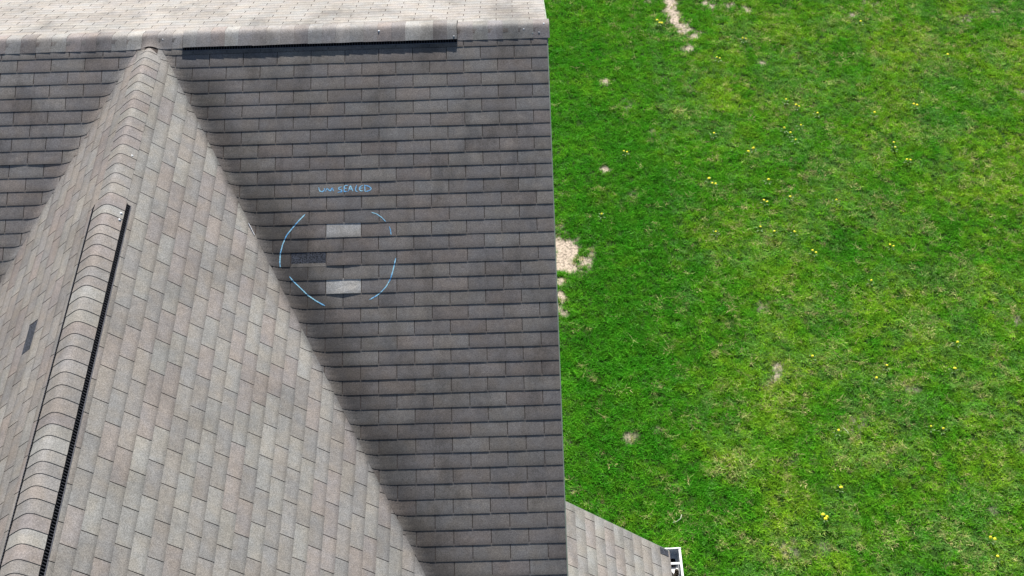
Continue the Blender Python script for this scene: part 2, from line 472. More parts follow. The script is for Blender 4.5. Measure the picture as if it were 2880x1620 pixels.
# bare layer under the missing tabs
for (s, x0, x1, d0, d1) in missing:
    srf = 'F' if s == 'L' else s
    cells = tab_polys(srf, (x0 + 0.004, x1 - 0.004, d0, d1 - (0.022 if s == 'F' else 0.004)), [], 0.1, 0.06)
    vs, fs = tab_mesh(cells, lambda a, d: 0.0012, lambda a, d, h: pt(srf, a, d, h), 0.0015)
    o = link('bare_underlayer', mesh_from('bare_underlayer', vs, fs, M_BARE), house)
    tag(o, {'F': 'dark asphalt layer bared where a tab is missing, inside the chalk ring', 'M': 'dark asphalt layer bared by a slipped tab on the gable', 'D': 'dark starter strip bared at the corner by the gutter'}[s])
    if s == 'F':
        cells = tab_polys(srf, (x0 + 0.004, x1 - 0.004, d1 - 0.026, d1 + 0.004), [], 0.1, 0.06)
        vs, fs = tab_mesh(cells, lambda a, d: 0.0016, lambda a, d, h: pt(srf, a, d, h), 0.0015)
        o = link('adhesive_strip', mesh_from('adhesive_strip', vs, fs, M_SHO), house); o.color = (0.30, 0.275, 0.25, 1)

# roof deck below the tabs
def deck(name, pts_fn, na, nd, lift=-0.0012, thick=0.03, mat=M_DECK):
    vs = []; fs = []
    for i in range(na + 1):
        for j in range(nd + 1): vs.append(pts_fn(i / na, j / nd, lift))
    n = len(vs)
    for i in range(na):
        for j in range(nd):
            a_ = i * (nd + 1) + j; fs.append((a_, a_ + 1, a_ + nd + 2, a_ + nd + 1))
    for i in range(na + 1):
        for j in range(nd + 1): vs.append(pts_fn(i / na, j / nd, lift - thick))
    for i in range(na):
        for j in range(nd):
            a_ = n + i * (nd + 1) + j; fs.append((a_, a_ + nd + 1, a_ + nd + 2, a_ + 1))
    def side(lst):
        for p, q in zip(lst, lst[1:]): fs.append((p, q, q + n, p + n))
    side([i * (nd + 1) for i in range(na + 1)]); side([i * (nd + 1) + nd for i in range(na + 1)][::-1])
    side(list(range(nd + 1))[::-1]); side([na * (nd + 1) + j for j in range(nd + 1)])
    return link(name, mesh_from(name, vs, fs, mat), house)
def deck_front(u, v, h):
    x = -5.6 + (RAKE - 0.004 + 5.6) * u; y = -FS_END * CA * v
    return Vector((x, y, H(x, y, 0.03, 0.012) + h - (0.004 if v < 0.03 else 0.0)))
deck('roof_deck', deck_front, 230, 160)
def deck_gable(u, v, h):
    y = -FS_END * CA + 0.005 - (6.25 - FS_END * CA) * v; half = 2.95
    x = XR - half + 2 * half * u
    return Vector((x, y, h_gab(x, y) + GZ + h))
deck('roof_deck', deck_gable, 118, 4)
deck('roof_deck', lambda u, v, h: pt('B', -5.6 + (RAKE - 0.004 + 5.6) * u, 0.045 + 5.255 * v, h), 2, 2)
deck('roof_deck', lambda u, v, h: pt('D', -6.6 + (6.6 - 2.828) * u, -0.36 + (1.408 + 0.36) * v, h), 2, 2)
tag(deck('back_shingle_field', lambda u, v, h: pt('B', -5.6 + (RAKE + 5.6) * u, 3.2 + 2.1 * v, h), 2, 2, 0.002, 0.003, M_SHO), kind='stuff').color = (0.26, 0.25, 0.24, 1)

# ------------------------------------------------------------------ ridge caps and vents
VX0, VX1 = -2.072, 0.402                    # vent along the main ridge
VY0, VY1 = -2.135, -6.2                     # vent along the gable ridge
VH = 0.019
def cap(parent, p_fn, l0, l1, half, h0, h1, tone, thick=0.004, n=14, m=1):
    vs = []; fs = []; nn = n + 1
    for i in range(m + 1):
        l = l0 + (l1 - l0) * i / m; h = h0 + (h1 - h0) * i / m
        for k in range(nn): vs.append(p_fn(l, -half + 2 * half * k / n, h))
    for i in range(m):
        for k in range(n): fs.append((i * nn + k, i * nn + k + 1, (i + 1) * nn + k + 1, (i + 1) * nn + k))
    ntop = len(fs)
    loop = [(0, k) for k in range(nn)] + [(i, n) for i in range(1, m + 1)] + [(m, k) for k in range(n - 1, -1, -1)] + [(i, 0) for i in range(m - 1, 0, -1)]
    b0 = len(vs)
    for i, k in loop:
        l = l0 + (l1 - l0) * i / m; h = h0 + (h1 - h0) * i / m; tt = -half + 2 * half * k / n
        vs.append(vs[i * nn + k]); vs.append(p_fn(l, tt, h - thick))
    N = len(loop)
    for q in range(N):
        a_, b_ = b0 + 2 * q, b0 + 2 * ((q + 1) % N); fs.append((a_, a_ + 1, b_ + 1, b_))
    p0 = [vs[i] for i in fs[0][:3]]
    if (p0[1] - p0[0]).cross(p0[2] - p0[0]).z < 0: fs = [f[::-1] for f in fs]
    me = mesh_from('ridge_cap', vs, fs, M_SHO, edge=[i >= ntop for i in range(len(fs))])
    me.polygons.foreach_set('use_smooth', [i < ntop for i in range(len(fs))])
    o = link('ridge_cap', me, parent); o.color = (*tone, 1); return o
def main_cap_pt(x, tt, h):                  # tt>0 is the front slope
    y = -tt * CA
    z = H(x, y, 0.03, 0.012)
    n = nrm(x, y, rm=0.012)
    return Vector((x, y, z)) + n * h
def gable_cap_pt(y, tt, h):
    x = XR + tt * CC; r = 0.03
    z = ZC - TC * (math.sqrt((x - XR) ** 2 + r * r) - 0.14 * r) + GZ
    dip = 0.10 * min(1.0, max(0.0, (y + 0.5) / 0.5)) ** 2
    sl = -TC * (x - XR) / math.sqrt((x - XR) ** 2 + r * r)
    return Vector((x, y, z - dip)) + Vector((-sl, 0, 1)).normalized() * h
CAPT = [(0.215, 0.202, 0.196), (0.25, 0.236, 0.224), (0.185, 0.170, 0.165), (0.235, 0.228, 0.220), (0.222, 0.195, 0.185), (0.275, 0.268, 0.255)]
def capt(k=1.0):
    c = random.choice(CAPT); k *= random.uniform(1.02, 1.14); return tuple(v * k for v in c)
x = -5.6
while x < VX0 - 0.01:
    x1 = min(x + 0.1370, VX0 + 0.004)
    if VX0 - x1 < 0.05: x1 = VX0 + 0.004
    cap(house, main_cap_pt, x - 0.004, x1, 0.150 + random.uniform(-0.003, 0.003), 0.0045, 0.0075, capt(), n=24, m=6 if abs(x - XR) < 0.45 else 1); x = x1
x = VX0
while x < VX1 - 0.01:
    x1 = min(x + 0.1255, VX1)
    if VX1 - x1 < 0.05: x1 = VX1
    cap(house, main_cap_pt, x, x1, 0.149 + random.uniform(-0.004, 0.003), VH + 0.0040, VH + 0.0065, capt(1.04), n=24); x = x1
x = VX1 + 0.002
while x < RAKE + 0.01:
    x1 = min(x + 0.137, RAKE + 0.018)
    if RAKE + 0.018 - x1 < 0.06: x1 = RAKE + 0.018
    cap(house, main_cap_pt, x, x1 + 0.003, 0.152, 0.0048, 0.0080, tuple(v * random.uniform(0.96, 1.03) for v in (0.215, 0.204, 0.198)), n=24); x = x1
GCAP = [(0.252, 0.230, 0.214), (0.262, 0.248, 0.230), (0.248, 0.222, 0.210), (0.28, 0.270, 0.25), (0.238, 0.224, 0.212)]
y = -0.10
while y > VY0 + 0.01:
    y1 = max(y - 0.1165, VY0 - 0.004)
    if y1 - VY0 < 0.05: y1 = VY0 - 0.06
    f = random.uniform(0.90, 1.0)
    cap(house, gable_cap_pt, y + 0.003, y1, 0.152, 0.0052, 0.0080, tuple(v * f for v in random.choice(GCAP)), thick=0.0035, n=20)
    y = y1
y = VY0
while y > -6.2:
    y1 = y - random.choice((0.10, 0.117, 0.117, 0.128))
    f = random.uniform(0.88, 0.99)
    cap(house, gable_cap_pt, y + 0.003, y1, 0.150, VH + 0.0035, VH + 0.0070, tuple(v * f for v in random.choice(GCAP)), thick=0.0035, n=20)
    y = y1

def vent(kind, l0, l1, p_fn, label, half):
    body = MB(); lips = []; ribs = MB()
    n = 24
    half0 = half
    for side in (-1, 1):
        half = half0 + (0.014 if side < 0 and kind == 'gable' else 0.0); rc = 0.028 if kind == 'gable' else 0.020
        prof = [(0.020, VH), (half - rc, VH), (half - rc, 0.0045), (half + 0.006, 0.0045), (half + 0.006, 0.0030), (0.020, 0.0030)]
        lip = MB(); lips.append(lip)
        for k in range(n):
            a_, b_ = l0 + (l1 - l0) * k / n, l0 + (l1 - l0) * (k + 1) / n
            body.prism([p_fn(a_, side * t_, h) for t_, h in prof], [p_fn(b_, side * t_, h) for t_, h in prof])
            lp = [(half + 0.0065, 0.010), (half + 0.0115, 0.010), (half + 0.0125, 0.0035), (half + 0.0065, 0.0035)]
            lip.prism([p_fn(a_, side * t_, h) for t_, h in lp], [p_fn(b_, side * t_, h) for t_, h in lp])
        m_ = int(abs(l1 - l0) / 0.024)
        for k in range(m_):
            a_ = l0 + (l1 - l0) * (k + 0.5) / m_; b_ = a_ + 0.0045
            rp = [(half - rc, VH - 0.001), (half + 0.0065, 0.0105), (half + 0.0065, 0.0045), (half - rc, 0.0045)]
            ribs.prism([p_fn(a_, side * t_, h) for t_, h in rp], [p_fn(b_, side * t_, h) for t_, h in rp])
    o = body.build('ridge_vent', M_BLACK, house); tag(o, label)
    for lip in lips:
        o2 = lip.build('vent_lip', M_LIP, o); o2.location = (0, 0, 0)
    o3 = ribs.build('vent_louver', M_RIB, o); o3.location = (0, 0, 0); tag(o3, kind='stuff')
    return o
vent('main', VX0 - 0.004, VX1 + 0.004, main_cap_pt, 'black plastic vent under the caps of the main ridge', 0.166)
vent('gable', VY0, VY1, gable_cap_pt, 'black slotted vent running along the gable ridge', 0.186)

# ------------------------------------------------------------------ trims, gutter, walls
def bar(name, mat, pa, pb, wv, hv, parent=house):       # prism between two points with half vectors
    m_ = MB(); c = [(-1, -1), (1, -1), (1, 1), (-1, 1)]
    m_.prism([pa + wv * i + hv * j for i, j in c], [pb + wv * i + hv * j for i, j in c])
    return m_.build(name, mat, parent)
yF = -FS_END * CA
for (p, q) in ((pt('F', RAKE, 0, 0), pt('F', RAKE, FS_END, 0)), (pt('B', 0, 0, 0), pt('B', 0, 5.3, 0))):
    p = Vector((RAKE + 0.001, p.y, p.z)); q = Vector((RAKE + 0.001, q.y, q.z))
    bar('drip_edge', M_TRIM, p - Vector((0, 0, 0.009)), q - Vector((0, 0, 0.009)), Vector((0.0045, 0, 0)), Vector((0, 0, 0.006)))
    bar('rake_board', M_WHITE, p - Vector((0.012, 0, 0.11)), q - Vector((0.012, 0, 0.11)), Vector((0.010, 0, 0)), Vector((0, 0, 0.085)))
# wing rake
p, q = pt('D', -2.824, -0.35, 0), pt('D', -2.824, 1.41, 0)
bar('drip_edge', M_TRIM, p - Vector((0, 0.002, 0.007)), q - Vector((0, 0.002, 0.007)), Vector((0, 0.005, 0)), Vector((0, 0, 0.006)))
bar('rake_board', M_WHITE, p - Vector((0, 0.014, 0.10)), q - Vector((0, 0.014, 0.10)), Vector((0, 0.009, 0)), Vector((0, 0, 0.08)))
# gutter along the wing eave
ez = pt('D', 0, 1.408, 0).z; ex = pt('D', 0, 1.408, 0).x
GY0, GY1 = -2.800, -6.6
gut = bpy.data.objects.new('gutter', None); COL.objects.link(gut); gut.parent = house
gut.location = Vector((ex, GY0, ez - 0.02)) - HOUSE_LOC
tag(gut, 'white gutter at the eave of the low wing')
GO = Vector((ex, GY0, ez - 0.02))
def gpart(name, mb, mat):
    me = mesh_from(name, [Vector(v) - GO for v in mb.v], mb.f, mat)
    o = bpy.data.objects.new(name, me); COL.objects.link(o); o.parent = gut; return o
gx0 = ex - 0.030; gx1 = ex + 0.118; tz = ez - 0.004; bz = ez - 0.115
outer = [(gx0, tz), (gx0, bz), (gx1 - 0.035, bz), (gx1 - 0.028, bz + 0.03), (gx1 - 0.006, bz + 0.065), (gx1 - 0.004, tz - 0.018), (gx1, tz - 0.016), (gx1, tz), (gx1 - 0.022, tz), (gx1 - 0.022, tz - 0.003), (gx1 - 0.007, tz - 0.004),
         (gx1 - 0.0085, bz + 0.066), (gx1 - 0.031, bz + 0.032), (gx1 - 0.038, bz + 0.003), (gx0 + 0.003, bz + 0.003), (gx0 + 0.003, tz)]
mb = MB()
n_ = len(outer); va = [(x_, GY0, z_) for x_, z_ in outer]; vb = [(x_, GY1, z_) for x_, z_ in outer]
mb.add(va + vb, [(i, (i + 1) % n_, (i + 1) % n_ + n_, i + n_) for i in range(n_)])
gpart('trough', mb, M_WHITE)
mb = MB(); ec = [(gx0 - 0.012, tz + 0.004), (gx0 - 0.012, bz), (gx1 - 0.033, bz - 0.002), (gx1 - 0.002, bz + 0.066), (gx1 + 0.003, tz + 0.002), (gx1 - 0.03, tz + 0.007), (gx0 + 0.04, tz + 0.001)]
mb.prism([(x_, GY0 + 0.010, z_) for x_, z_ in ec], [(x_, GY0 - 0.004, z_) for x_, z_ in ec]); gpart('end_cap', mb, M_WHITE)
for hy in (-2.968, -3.60, -4.2, -4.8, -5.4, -6.0):
    mb = MB(); mb.box((gx0 + 0.004, hy - 0.012, tz - 0.010), (gx1 - 0.006, hy + 0.012, tz - 0.002)); gpart('gutter_hanger', mb, M_WHITE)
# muck lying in the trough
mb = MB()
for k in range(420):
    yy = random.uniform(GY1, -2.99); xx = random.uniform(gx0 + 0.012, gx1 - 0.05); r_ = random.uniform(0.008, 0.026); zz = bz + random.uniform(0.004, 0.02)
    mb.add([(xx + r_ * math.cos(q_) * random.uniform(.6, 1.2), yy + r_ * math.sin(q_) * random.uniform(.6, 1.6), zz) for q_ in (0, 1.2, 2.5, 3.8, 5.1)] + [(xx, yy, zz + r_ * 0.8)],
           [(0, 1, 5), (1, 2, 5), (2, 3, 5), (3, 4, 5), (4, 0, 5)])
tag(gpart('leaf_litter', mb, M_GUNK), kind='stuff')
mb = MB(); mb.box((gx0 + 0.012, -2.945, bz + 0.0035), (gx1 - 0.055, -2.86, bz + 0.02)); gpart('trough_dark_box', mb, M_BLACK)  # black box on the trough floor near the end cap

def wallbox(x0, x1, y0, y1, z1, gable=None):
    mb = MB(); mb.box((x0, y0, 0.0), (x1, y1, z1)); return mb.build('wall', M_WALL, house)
zr = GZ
wallbox(-9.0, 1.02, yF + 0.35, 4.35, GZ + yF * TA - 0.06)
# gable end walls follow the rafters
mb = MB(); prof = [(yF + 0.35, GZ - 2.5), (4.35, GZ - 2.5), (4.35, GZ - 4.35 * TA - 0.05), (0, GZ - 0.06), (yF + 0.35, GZ + (yF + 0.35) * TA - 0.05)]
mb.prism([(1.00, a_, b_) for a_, b_ in prof], [(0.90, a_, b_) for a_, b_ in prof]); mb.build('wall', M_WALL, house)
mb = MB(); prof = [(XR - 2.6, 0), (XR + 2.6, 0), (XR + 2.6, GZ + ZC - 2.6 * TC - 0.06), (XR, GZ - 0.06), (XR - 2.6, GZ + ZC - 2.6 * TC - 0.06)]
mb.prism([(a_, -5.95, b_) for a_, b_ in prof], [(a_, yF + 0.36, b_) for a_, b_ in prof]); mb.build('wall', M_WALL, house)
mb = MB(); prof = [(1.025, 0), (ex - 0.30, 0), (ex - 0.30, ez + 0.30 * TC - 0.08), (1.025, DZ + GZ + (DX - 1.025) * TC - 0.06)]
mb.prism([(a_, -6.5, b_) for a_, b_ in prof], [(a_, -2.92, b_) for a_, b_ in prof]); mb.build('wall', M_WALL, house)
bar('fascia', M_WHITE, Vector((ex - 0.035, -2.83, ez - 0.08)), Vector((ex - 0.035, -6.6, ez - 0.08)), Vector((0.004, 0, 0)), Vector((0, 0, 0.07)))

# ------------------------------------------------------------------ chalk and sealant marks
def surf_h(s_, d):                          # height of the tab surface at slope distance d
    fr = ((d - (F_S0 - 20 * E)) / E) % 1.0
    return 0.0004 + 0.0034 * fr
def stroke(path, width, name, label=None, parent=house):
    pts = []
    for (a0, d0), (a1, d1) in zip(path, path[1:]):
        L = math.hypot(a1 - a0, d1 - d0); n = max(2, int(L / 0.005))
        pts += [(a0 + (a1 - a0) * k / n, d0 + (d1 - d0) * k / n) for k in range(n)]
    pts.append(path[-1])
    # smooth
    for _ in range(3):
        pts = [pts[0]] + [((p[0] + 2 * q[0] + r[0]) / 4, (p[1] + 2 * q[1] + r[1]) / 4) for p, q, r in zip(pts, pts[1:], pts[2:])] + [pts[-1]]
    vs = []; fs = []
    for i, (a_, d_) in enumerate(pts):
        p, q = pts[max(0, i - 1)], pts[min(len(pts) - 1, i + 1)]
        dx, dy = q[0] - p[0], q[1] - p[1]; l = math.hypot(dx, dy) or 1; nx, ny = -dy / l, dx / l
        e_ = min(1.0, (i + 1) / 5, (len(pts) - i) / 5); wd = width / 2 * (0.35 + 0.65 * e_) * random.uniform(0.65, 1.3)
        jx = random.uniform(-0.0006, 0.0006)
        for sg in (-1, 1):
            aa, dd = a_ + nx * (sg * wd + jx), d_ + ny * (sg * wd + jx)
            vs.append(SURF['F']['o'] + SURF['F']['fa'] * aa + SURF['F']['fd'] * dd + SURF['F']['n'] * (surf_h('F', dd) + 0.0014))
    for i in range(len(pts) - 1): fs.append((2 * i, 2 * i + 1, 2 * i + 3, 2 * i + 2))
    o = link(name, mesh_from(name, vs, fs, M_CHALK), parent)
    if parent is not house: o.location = (0, 0, 0)
    if label: tag(o, label)
    return o
ARCS = [[(-0.947, 1.77), (-0.999, 1.827), (-1.058, 1.897), (-1.104, 1.958), (-1.136, 2.038), (-1.156, 2.126), (-1.158, 2.215), (-1.149, 2.269), (-1.136, 2.304)], [(-1.072, 2.333), (-1.042, 2.373), (-0.982, 2.432), (-0.913, 2.504), (-0.845, 2.554), (-0.765, 2.603)], [(-0.368, 1.77), (-0.325, 1.785), (-0.282, 1.817), (-0.244, 1.859)], [(-0.214, 1.905), (-0.202, 1.942), (-0.198, 1.982)], [(-0.158, 2.193), (-0.173, 2.263), (-0.186, 2.316), (-0.203, 2.377), (-0.241, 2.446), (-0.283, 2.493), (-0.325, 2.527), (-0.384, 2.56)]]
TXT = [[(-0.831, 1.523), (-0.825, 1.555), (-0.802, 1.568), (-0.782, 1.557), (-0.779, 1.534)], [(-0.772, 1.566), (-0.759, 1.534)], [(-0.759, 1.534), (-0.729, 1.566), (-0.712, 1.529), (-0.701, 1.565)], [(-0.628, 1.525), (-0.656, 1.53), (-0.658, 1.547), (-0.63, 1.555), (-0.626, 1.571), (-0.664, 1.576)], [(-0.576, 1.513), (-0.607, 1.516), (-0.608, 1.571), (-0.578, 1.569)], [(-0.607, 1.542), (-0.585, 1.54)], [(-0.572, 1.57), (-0.553, 1.515), (-0.531, 1.569)], [(-0.564, 1.55), (-0.538, 1.549)], [(-0.497, 1.511), (-0.51, 1.551), (-0.505, 1.572), (-0.488, 1.575)], [(-0.445, 1.517), (-0.471, 1.53), (-0.475, 1.557), (-0.462, 1.571), (-0.441, 1.567)], [(-0.471, 1.545), (-0.447, 1.542)], [(-0.428, 1.517), (-0.426, 1.574)], [(-0.435, 1.515), (-0.39, 1.528), (-0.368, 1.551), (-0.385, 1.569), (-0.426, 1.576)]]
for a_, lb in zip(ARCS, ('long pale blue chalk arc at the left of the ring', 'blue chalk arc at the lower left of the ring', 'thin blue chalk arc at the upper right of the ring', 'short blue chalk dash at the right of the ring', 'blue chalk arc at the lower right of the ring')):
    stroke(a_, 0.0095 if 'thin' not in lb and 'short' not in lb else 0.007, 'chalk_arc', lb)
word = bpy.data.objects.new('chalk_word', None); COL.objects.link(word); word.parent = house
word.location = -HOUSE_LOC; tag(word, 'word UNSEALED hand written in blue chalk')
for a_ in TXT: stroke(a_, 0.0088, 'chalk_stroke', parent=word)

def dab(p, n, r, mat, squash=1.0, label=None):
    t1 = n.cross(Vector((0, 1, 0.1))).normalized(); t2 = n.cross(t1)
    vs = [p + n * r * 0.35]; fs = []; k = 12
    for ring, (rr, hh) in enumerate(((0.6, 0.25), (1.0, -0.25))):
        for i in range(k):
            q_ = 2 * math.pi * i / k; f = rr * r * (1 + 0.18 * math.sin(3 * q_ + p.x * 9) + 0.1 * math.cos(5 * q_))
            vs.append(p + t1 * f * math.cos(q_) * squash + t2 * f * math.sin(q_) + n * r * hh)
    for i in range(k):
        j = (i + 1) % k; fs.append((0, 1 + i, 1 + j)); fs.append((1 + i, 1 + k + i, 1 + k + j, 1 + j))
    o = link('sealant_dab', mesh_from('sealant_dab', vs, fs, mat, smooth=True), house)
    if label: tag(o, label)
for (a_, d_, r_, mt_) in ((-0.302, 0.045, 0.011, M_SEAL), (1.190, 0.004, 0.012, M_SEAL), (1.007, 0.058, 0.007, M_SEAL), (1.144, 0.098, 0.011, M_SEALG), (1.086, 0.103, 0.009, M_SEALG), (0.375, 0.122, 0.011, M_SEALG), (-2.26, 0.052, 0.006, M_SEAL)):
    hh = VH + 0.0085 if VX0 < a_ < VX1 else 0.0075
    dab(main_cap_pt(a_, d_, hh), nrm(a_, -d_ * CA - 0.001, rm=0.012), r_, mt_, 0.8)
for (u_, v_, hh, r_) in ((0.108, -1.591, 0.0085, 0.009), (0.125, -2.28, VH + 0.009, 0.010), (0.125, -2.352, VH + 0.009, 0.010)):
    dab(gable_cap_pt(v_, u_, hh), Vector((SC, 0, CC)), r_, M_SEAL, 1.3)
# sliver of bright cut edge in the valley
m_ = MB()
vp = [(s_, pt('F', (ZC + s_ * SA) / TC + XR - 0.012, s_, 0.006)) for s_ in (1.86, 1.90, 1.94, 1.97)]
for (sa_, p), (sb_, q) in zip(vp, vp[1:]):
    m_.prism([p + Vector((-0.004, 0, 0)), p + Vector((0.004, 0, 0)), p + Vector((0, 0, 0.004))], [q + Vector((-0.004, 0, 0)), q + Vector((0.004, 0, 0)), q + Vector((0, 0, 0.004))])
tag(m_.build('valley_edge', M_SEAL, house), 'bright cut edge sliver beside the right valley')

# ------------------------------------------------------------------ lawn
BARE = [(1.52, 4.02, 0.15, 1), (1.55, 3.75, 0.18, 1), (1.69, 3.76, 0.18, 1), (1.56, 3.60, 0.15, 1), (1.85, 3.68, 0.11, 1), (1.6, 3.50, 0.12, 0.9), (1.49, 3.28, 0.08, 0.9), (1.85, 3.41, 0.08, 0.6), (1.47, 3.01, 0.09, 1), (1.48, 2.7, 0.089, 0.7), (1.46, 2.81, 0.06, 0.8), (1.49, 4.36, 0.053, 0.5), (1.59, 5.03, 0.054, 0.4), (3.65, 9.81, 0.13, 1), (3.67, 9.62, 0.09, 0.9), (3.69, 9.46, 0.10, 0.9), (3.74, 9.28, 0.11, 1), (3.82, 9.13, 0.12, 1), (3.92, 8.98, 0.08, 0.8), (3.77, 8.97, 0.06, 0.8), (4.01, 8.84, 0.084, 0.9), (4.1, 8.91, 0.06, 0.7), (3.86, 8.51, 0.077, 0.8), (2.41, 7.67, 0.07, 0.8), (2.31, 5.6, 0.076, 0.9), (3.34, 9.83, 0.062, 0.7), (4.29, 9.73, 0.074, 0.8), (4.37, 9.62, 0.073, 0.8), (4.71, 9.65, 0.086, 0.7), (4.95, 9.59, 0.073, 0.8), (5.0, 9.46, 0.073, 0.8), (5.03, 8.05, 0.053, 0.7), (7.07, 9.57, 0.097, 0.7), (6.73, 9.24, 0.06, 0.7), (7.21, 9.38, 0.054, 0.5), (8.58, 9.09, 0.12, 0.6), (9.18, 9.3, 0.096, 0.6), (9.06, 7.11, 0.068, 0.7), (4.31, 6.37, 0.056, 0.4), (3.11, 6.43, 0.056, 0.4), (2.72, 5.02, 0.064, 0.4), (2.74, 1.32, 0.047, 0.5), (1.82, 1.51, 0.048, 0.3), (4.28, 2.69, 0.059, 0.5), (4.32, 2.63, 0.039, 0.6), (4.34, 1.57, 0.076, 0.7), (4.31, 1.42, 0.057, 0.7), (4.17, 1.24, 0.075, 0.4), (2.27, 0.49, 0.073, 0.7), (2.67, 0.58, 0.06, 0.6), (1.44, 0.38, 0.055, 0.5), (1.5, -0.31, 0.045, 0.6), (1.46, -0.12, 0.045, 0.4), (3.76, 2.98, 0.05, 0.6), (6.04, 1.14, 0.065, 0.5), (5.33, 0.64, 0.083, 0.4), (5.18, 0.56, 0.092, 0.35), (7.7, 2.3, 0.068, 0.5), (6.69, -0.75, 0.061, 0.6), (7.25, 0.2, 0.09, 0.3), (4.08, -1.23, 0.086, 0.45), (4.46, -1.29, 0.068, 0.4), (4.31, 0.03, 0.063, 0.3), (2.83, 1.11, 0.047, 0.3), (2.65, 7.05, 0.114, 0.3), (3.33, 7.65, 0.081, 0.3), (3.75, 7.49, 0.081, 0.35)]
YEL = [(7.32, 8.39, 0.411), (7.24, 7.74, 0.259), (7.34, 7.37, 0.171), (3.84, 7.0, 0.454), (4.01, 7.43, 0.287), (8.21, 7.87, 0.231), (9.34, 8.39, 0.234), (8.6, 5.76, 0.325), (6.47, 4.22, 0.363), (4.68, 3.43, 0.456), (4.43, 3.8, 0.308), (7.79, 4.69, 0.42), (4.24, 2.11, 0.387), (4.07, 0.89, 0.417), (4.05, -0.24, 0.311), (3.36, -0.79, 0.174), (5.58, 0.26, 0.407), (7.08, 0.78, 0.414), (6.78, -0.06, 0.312), (4.02, -1.02, 0.302), (7.33, 2.98, 0.298), (6.35, 1.71, 0.286), (2.15, 9.53, 0.184), (4.98, 2.73, 0.297), (3.54, 0.33, 0.273), (2.23, 4.93, 0.16), (6.78, -1.41, 0.254), (5.94, 2.56, 0.343)]
DRK = [(2.14, 8.16, 0.353), (2.52, 5.23, 0.646), (3.03, 4.9, 0.532), (2.18, 4.18, 0.417), (2.68, 3.87, 0.515), (2.85, 2.82, 0.696), (2.28, 1.87, 0.674), (3.01, 1.96, 0.579), (2.66, 0.76, 0.555), (2.13, -0.17, 0.537), (3.0, -0.47, 0.442), (3.36, 0.74, 0.37), (7.51, 6.57, 0.223), (8.25, 7.78, 0.173), (2.06, 6.82, 0.453), (6.86, 3.13, 0.2), (7.52, 2.97, 0.074), (6.33, 8.15, 0.175), (5.5, 3.75, 0.307), (5.2, 5.43, 0.216), (5.89, -1.58, 0.168), (1.96, 0.67, 0.277), (5.81, -0.77, 0.065), (6.98, 0.78, 0.064), (6.85, -0.81, 0.061)]
def vnoise(x, y, seed, freq):
    r = np.random.default_rng(seed).random((256, 256))
    xf, yf = x * freq + 50, y * freq + 50
    xi, yi = np.floor(xf).astype(int), np.floor(yf).astype(int); fx, fy = xf - xi, yf - yi
    fx, fy = fx * fx * (3 - 2 * fx), fy * fy * (3 - 2 * fy)
    g = lambda i, j: r[(xi + i) % 256, (yi + j) % 256]
    return (g(0, 0) * (1 - fx) + g(1, 0) * fx) * (1 - fy) + (g(0, 1) * (1 - fx) + g(1, 1) * fx) * fy
def fbm(x, y, seed, freq, o=3):
    s_ = 0; a_ = 1; t_ = 0
    for k in range(o): s_ = s_ + a_ * vnoise(x, y, seed + k, freq * 2.03 ** k); t_ += a_; a_ *= 0.55
    return s_ / t_
def blobs(x, y, L, has_s=False):
    out = np.zeros_like(x); wob = fbm(x, y, 31, 6.5, 4)
    for b_ in L:
        r = b_[2]; s_ = b_[3] if has_s else 1.0
        d = np.hypot(x - b_[0], y - b_[1]) / r + (wob - 0.5) * 2.5
        out = np.maximum(out, s_ * np.clip(1.6 - d, 0, 1))
    return out
def lawn_state(x, y):
    """bareness, yellowness, darkness of the turf at a point of the ground"""
    bare = blobs(x, y, [(a_, b_, c_ * (1 if s_ > 0.5 else 1.25), s_ if s_ > 0.65 else s_ * 0.72) for a_, b_, c_, s_ in BARE], True)
    strays = np.clip((fbm(x, y, 3, 2.4, 4) - 0.66) * 5, 0, 0.5)
    bare = np.maximum(bare, 0.0 * strays)
    yel = np.clip(0.50 * blobs(x, y, [(a_, b_, c_ * 1.15) for a_, b_, c_ in YEL]) + 2.2 * (fbm(x, y, 11, 1.4, 5) - 0.45) + 0.40 * np.clip((x - 3.5 + 0.12 * (4 - y)) / 2.0, -1.0, 0.75), 0, 1)
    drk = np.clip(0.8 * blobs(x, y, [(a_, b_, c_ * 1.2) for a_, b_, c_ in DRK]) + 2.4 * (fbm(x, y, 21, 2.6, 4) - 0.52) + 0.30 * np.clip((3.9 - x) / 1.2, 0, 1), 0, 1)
    return bare, yel, drk

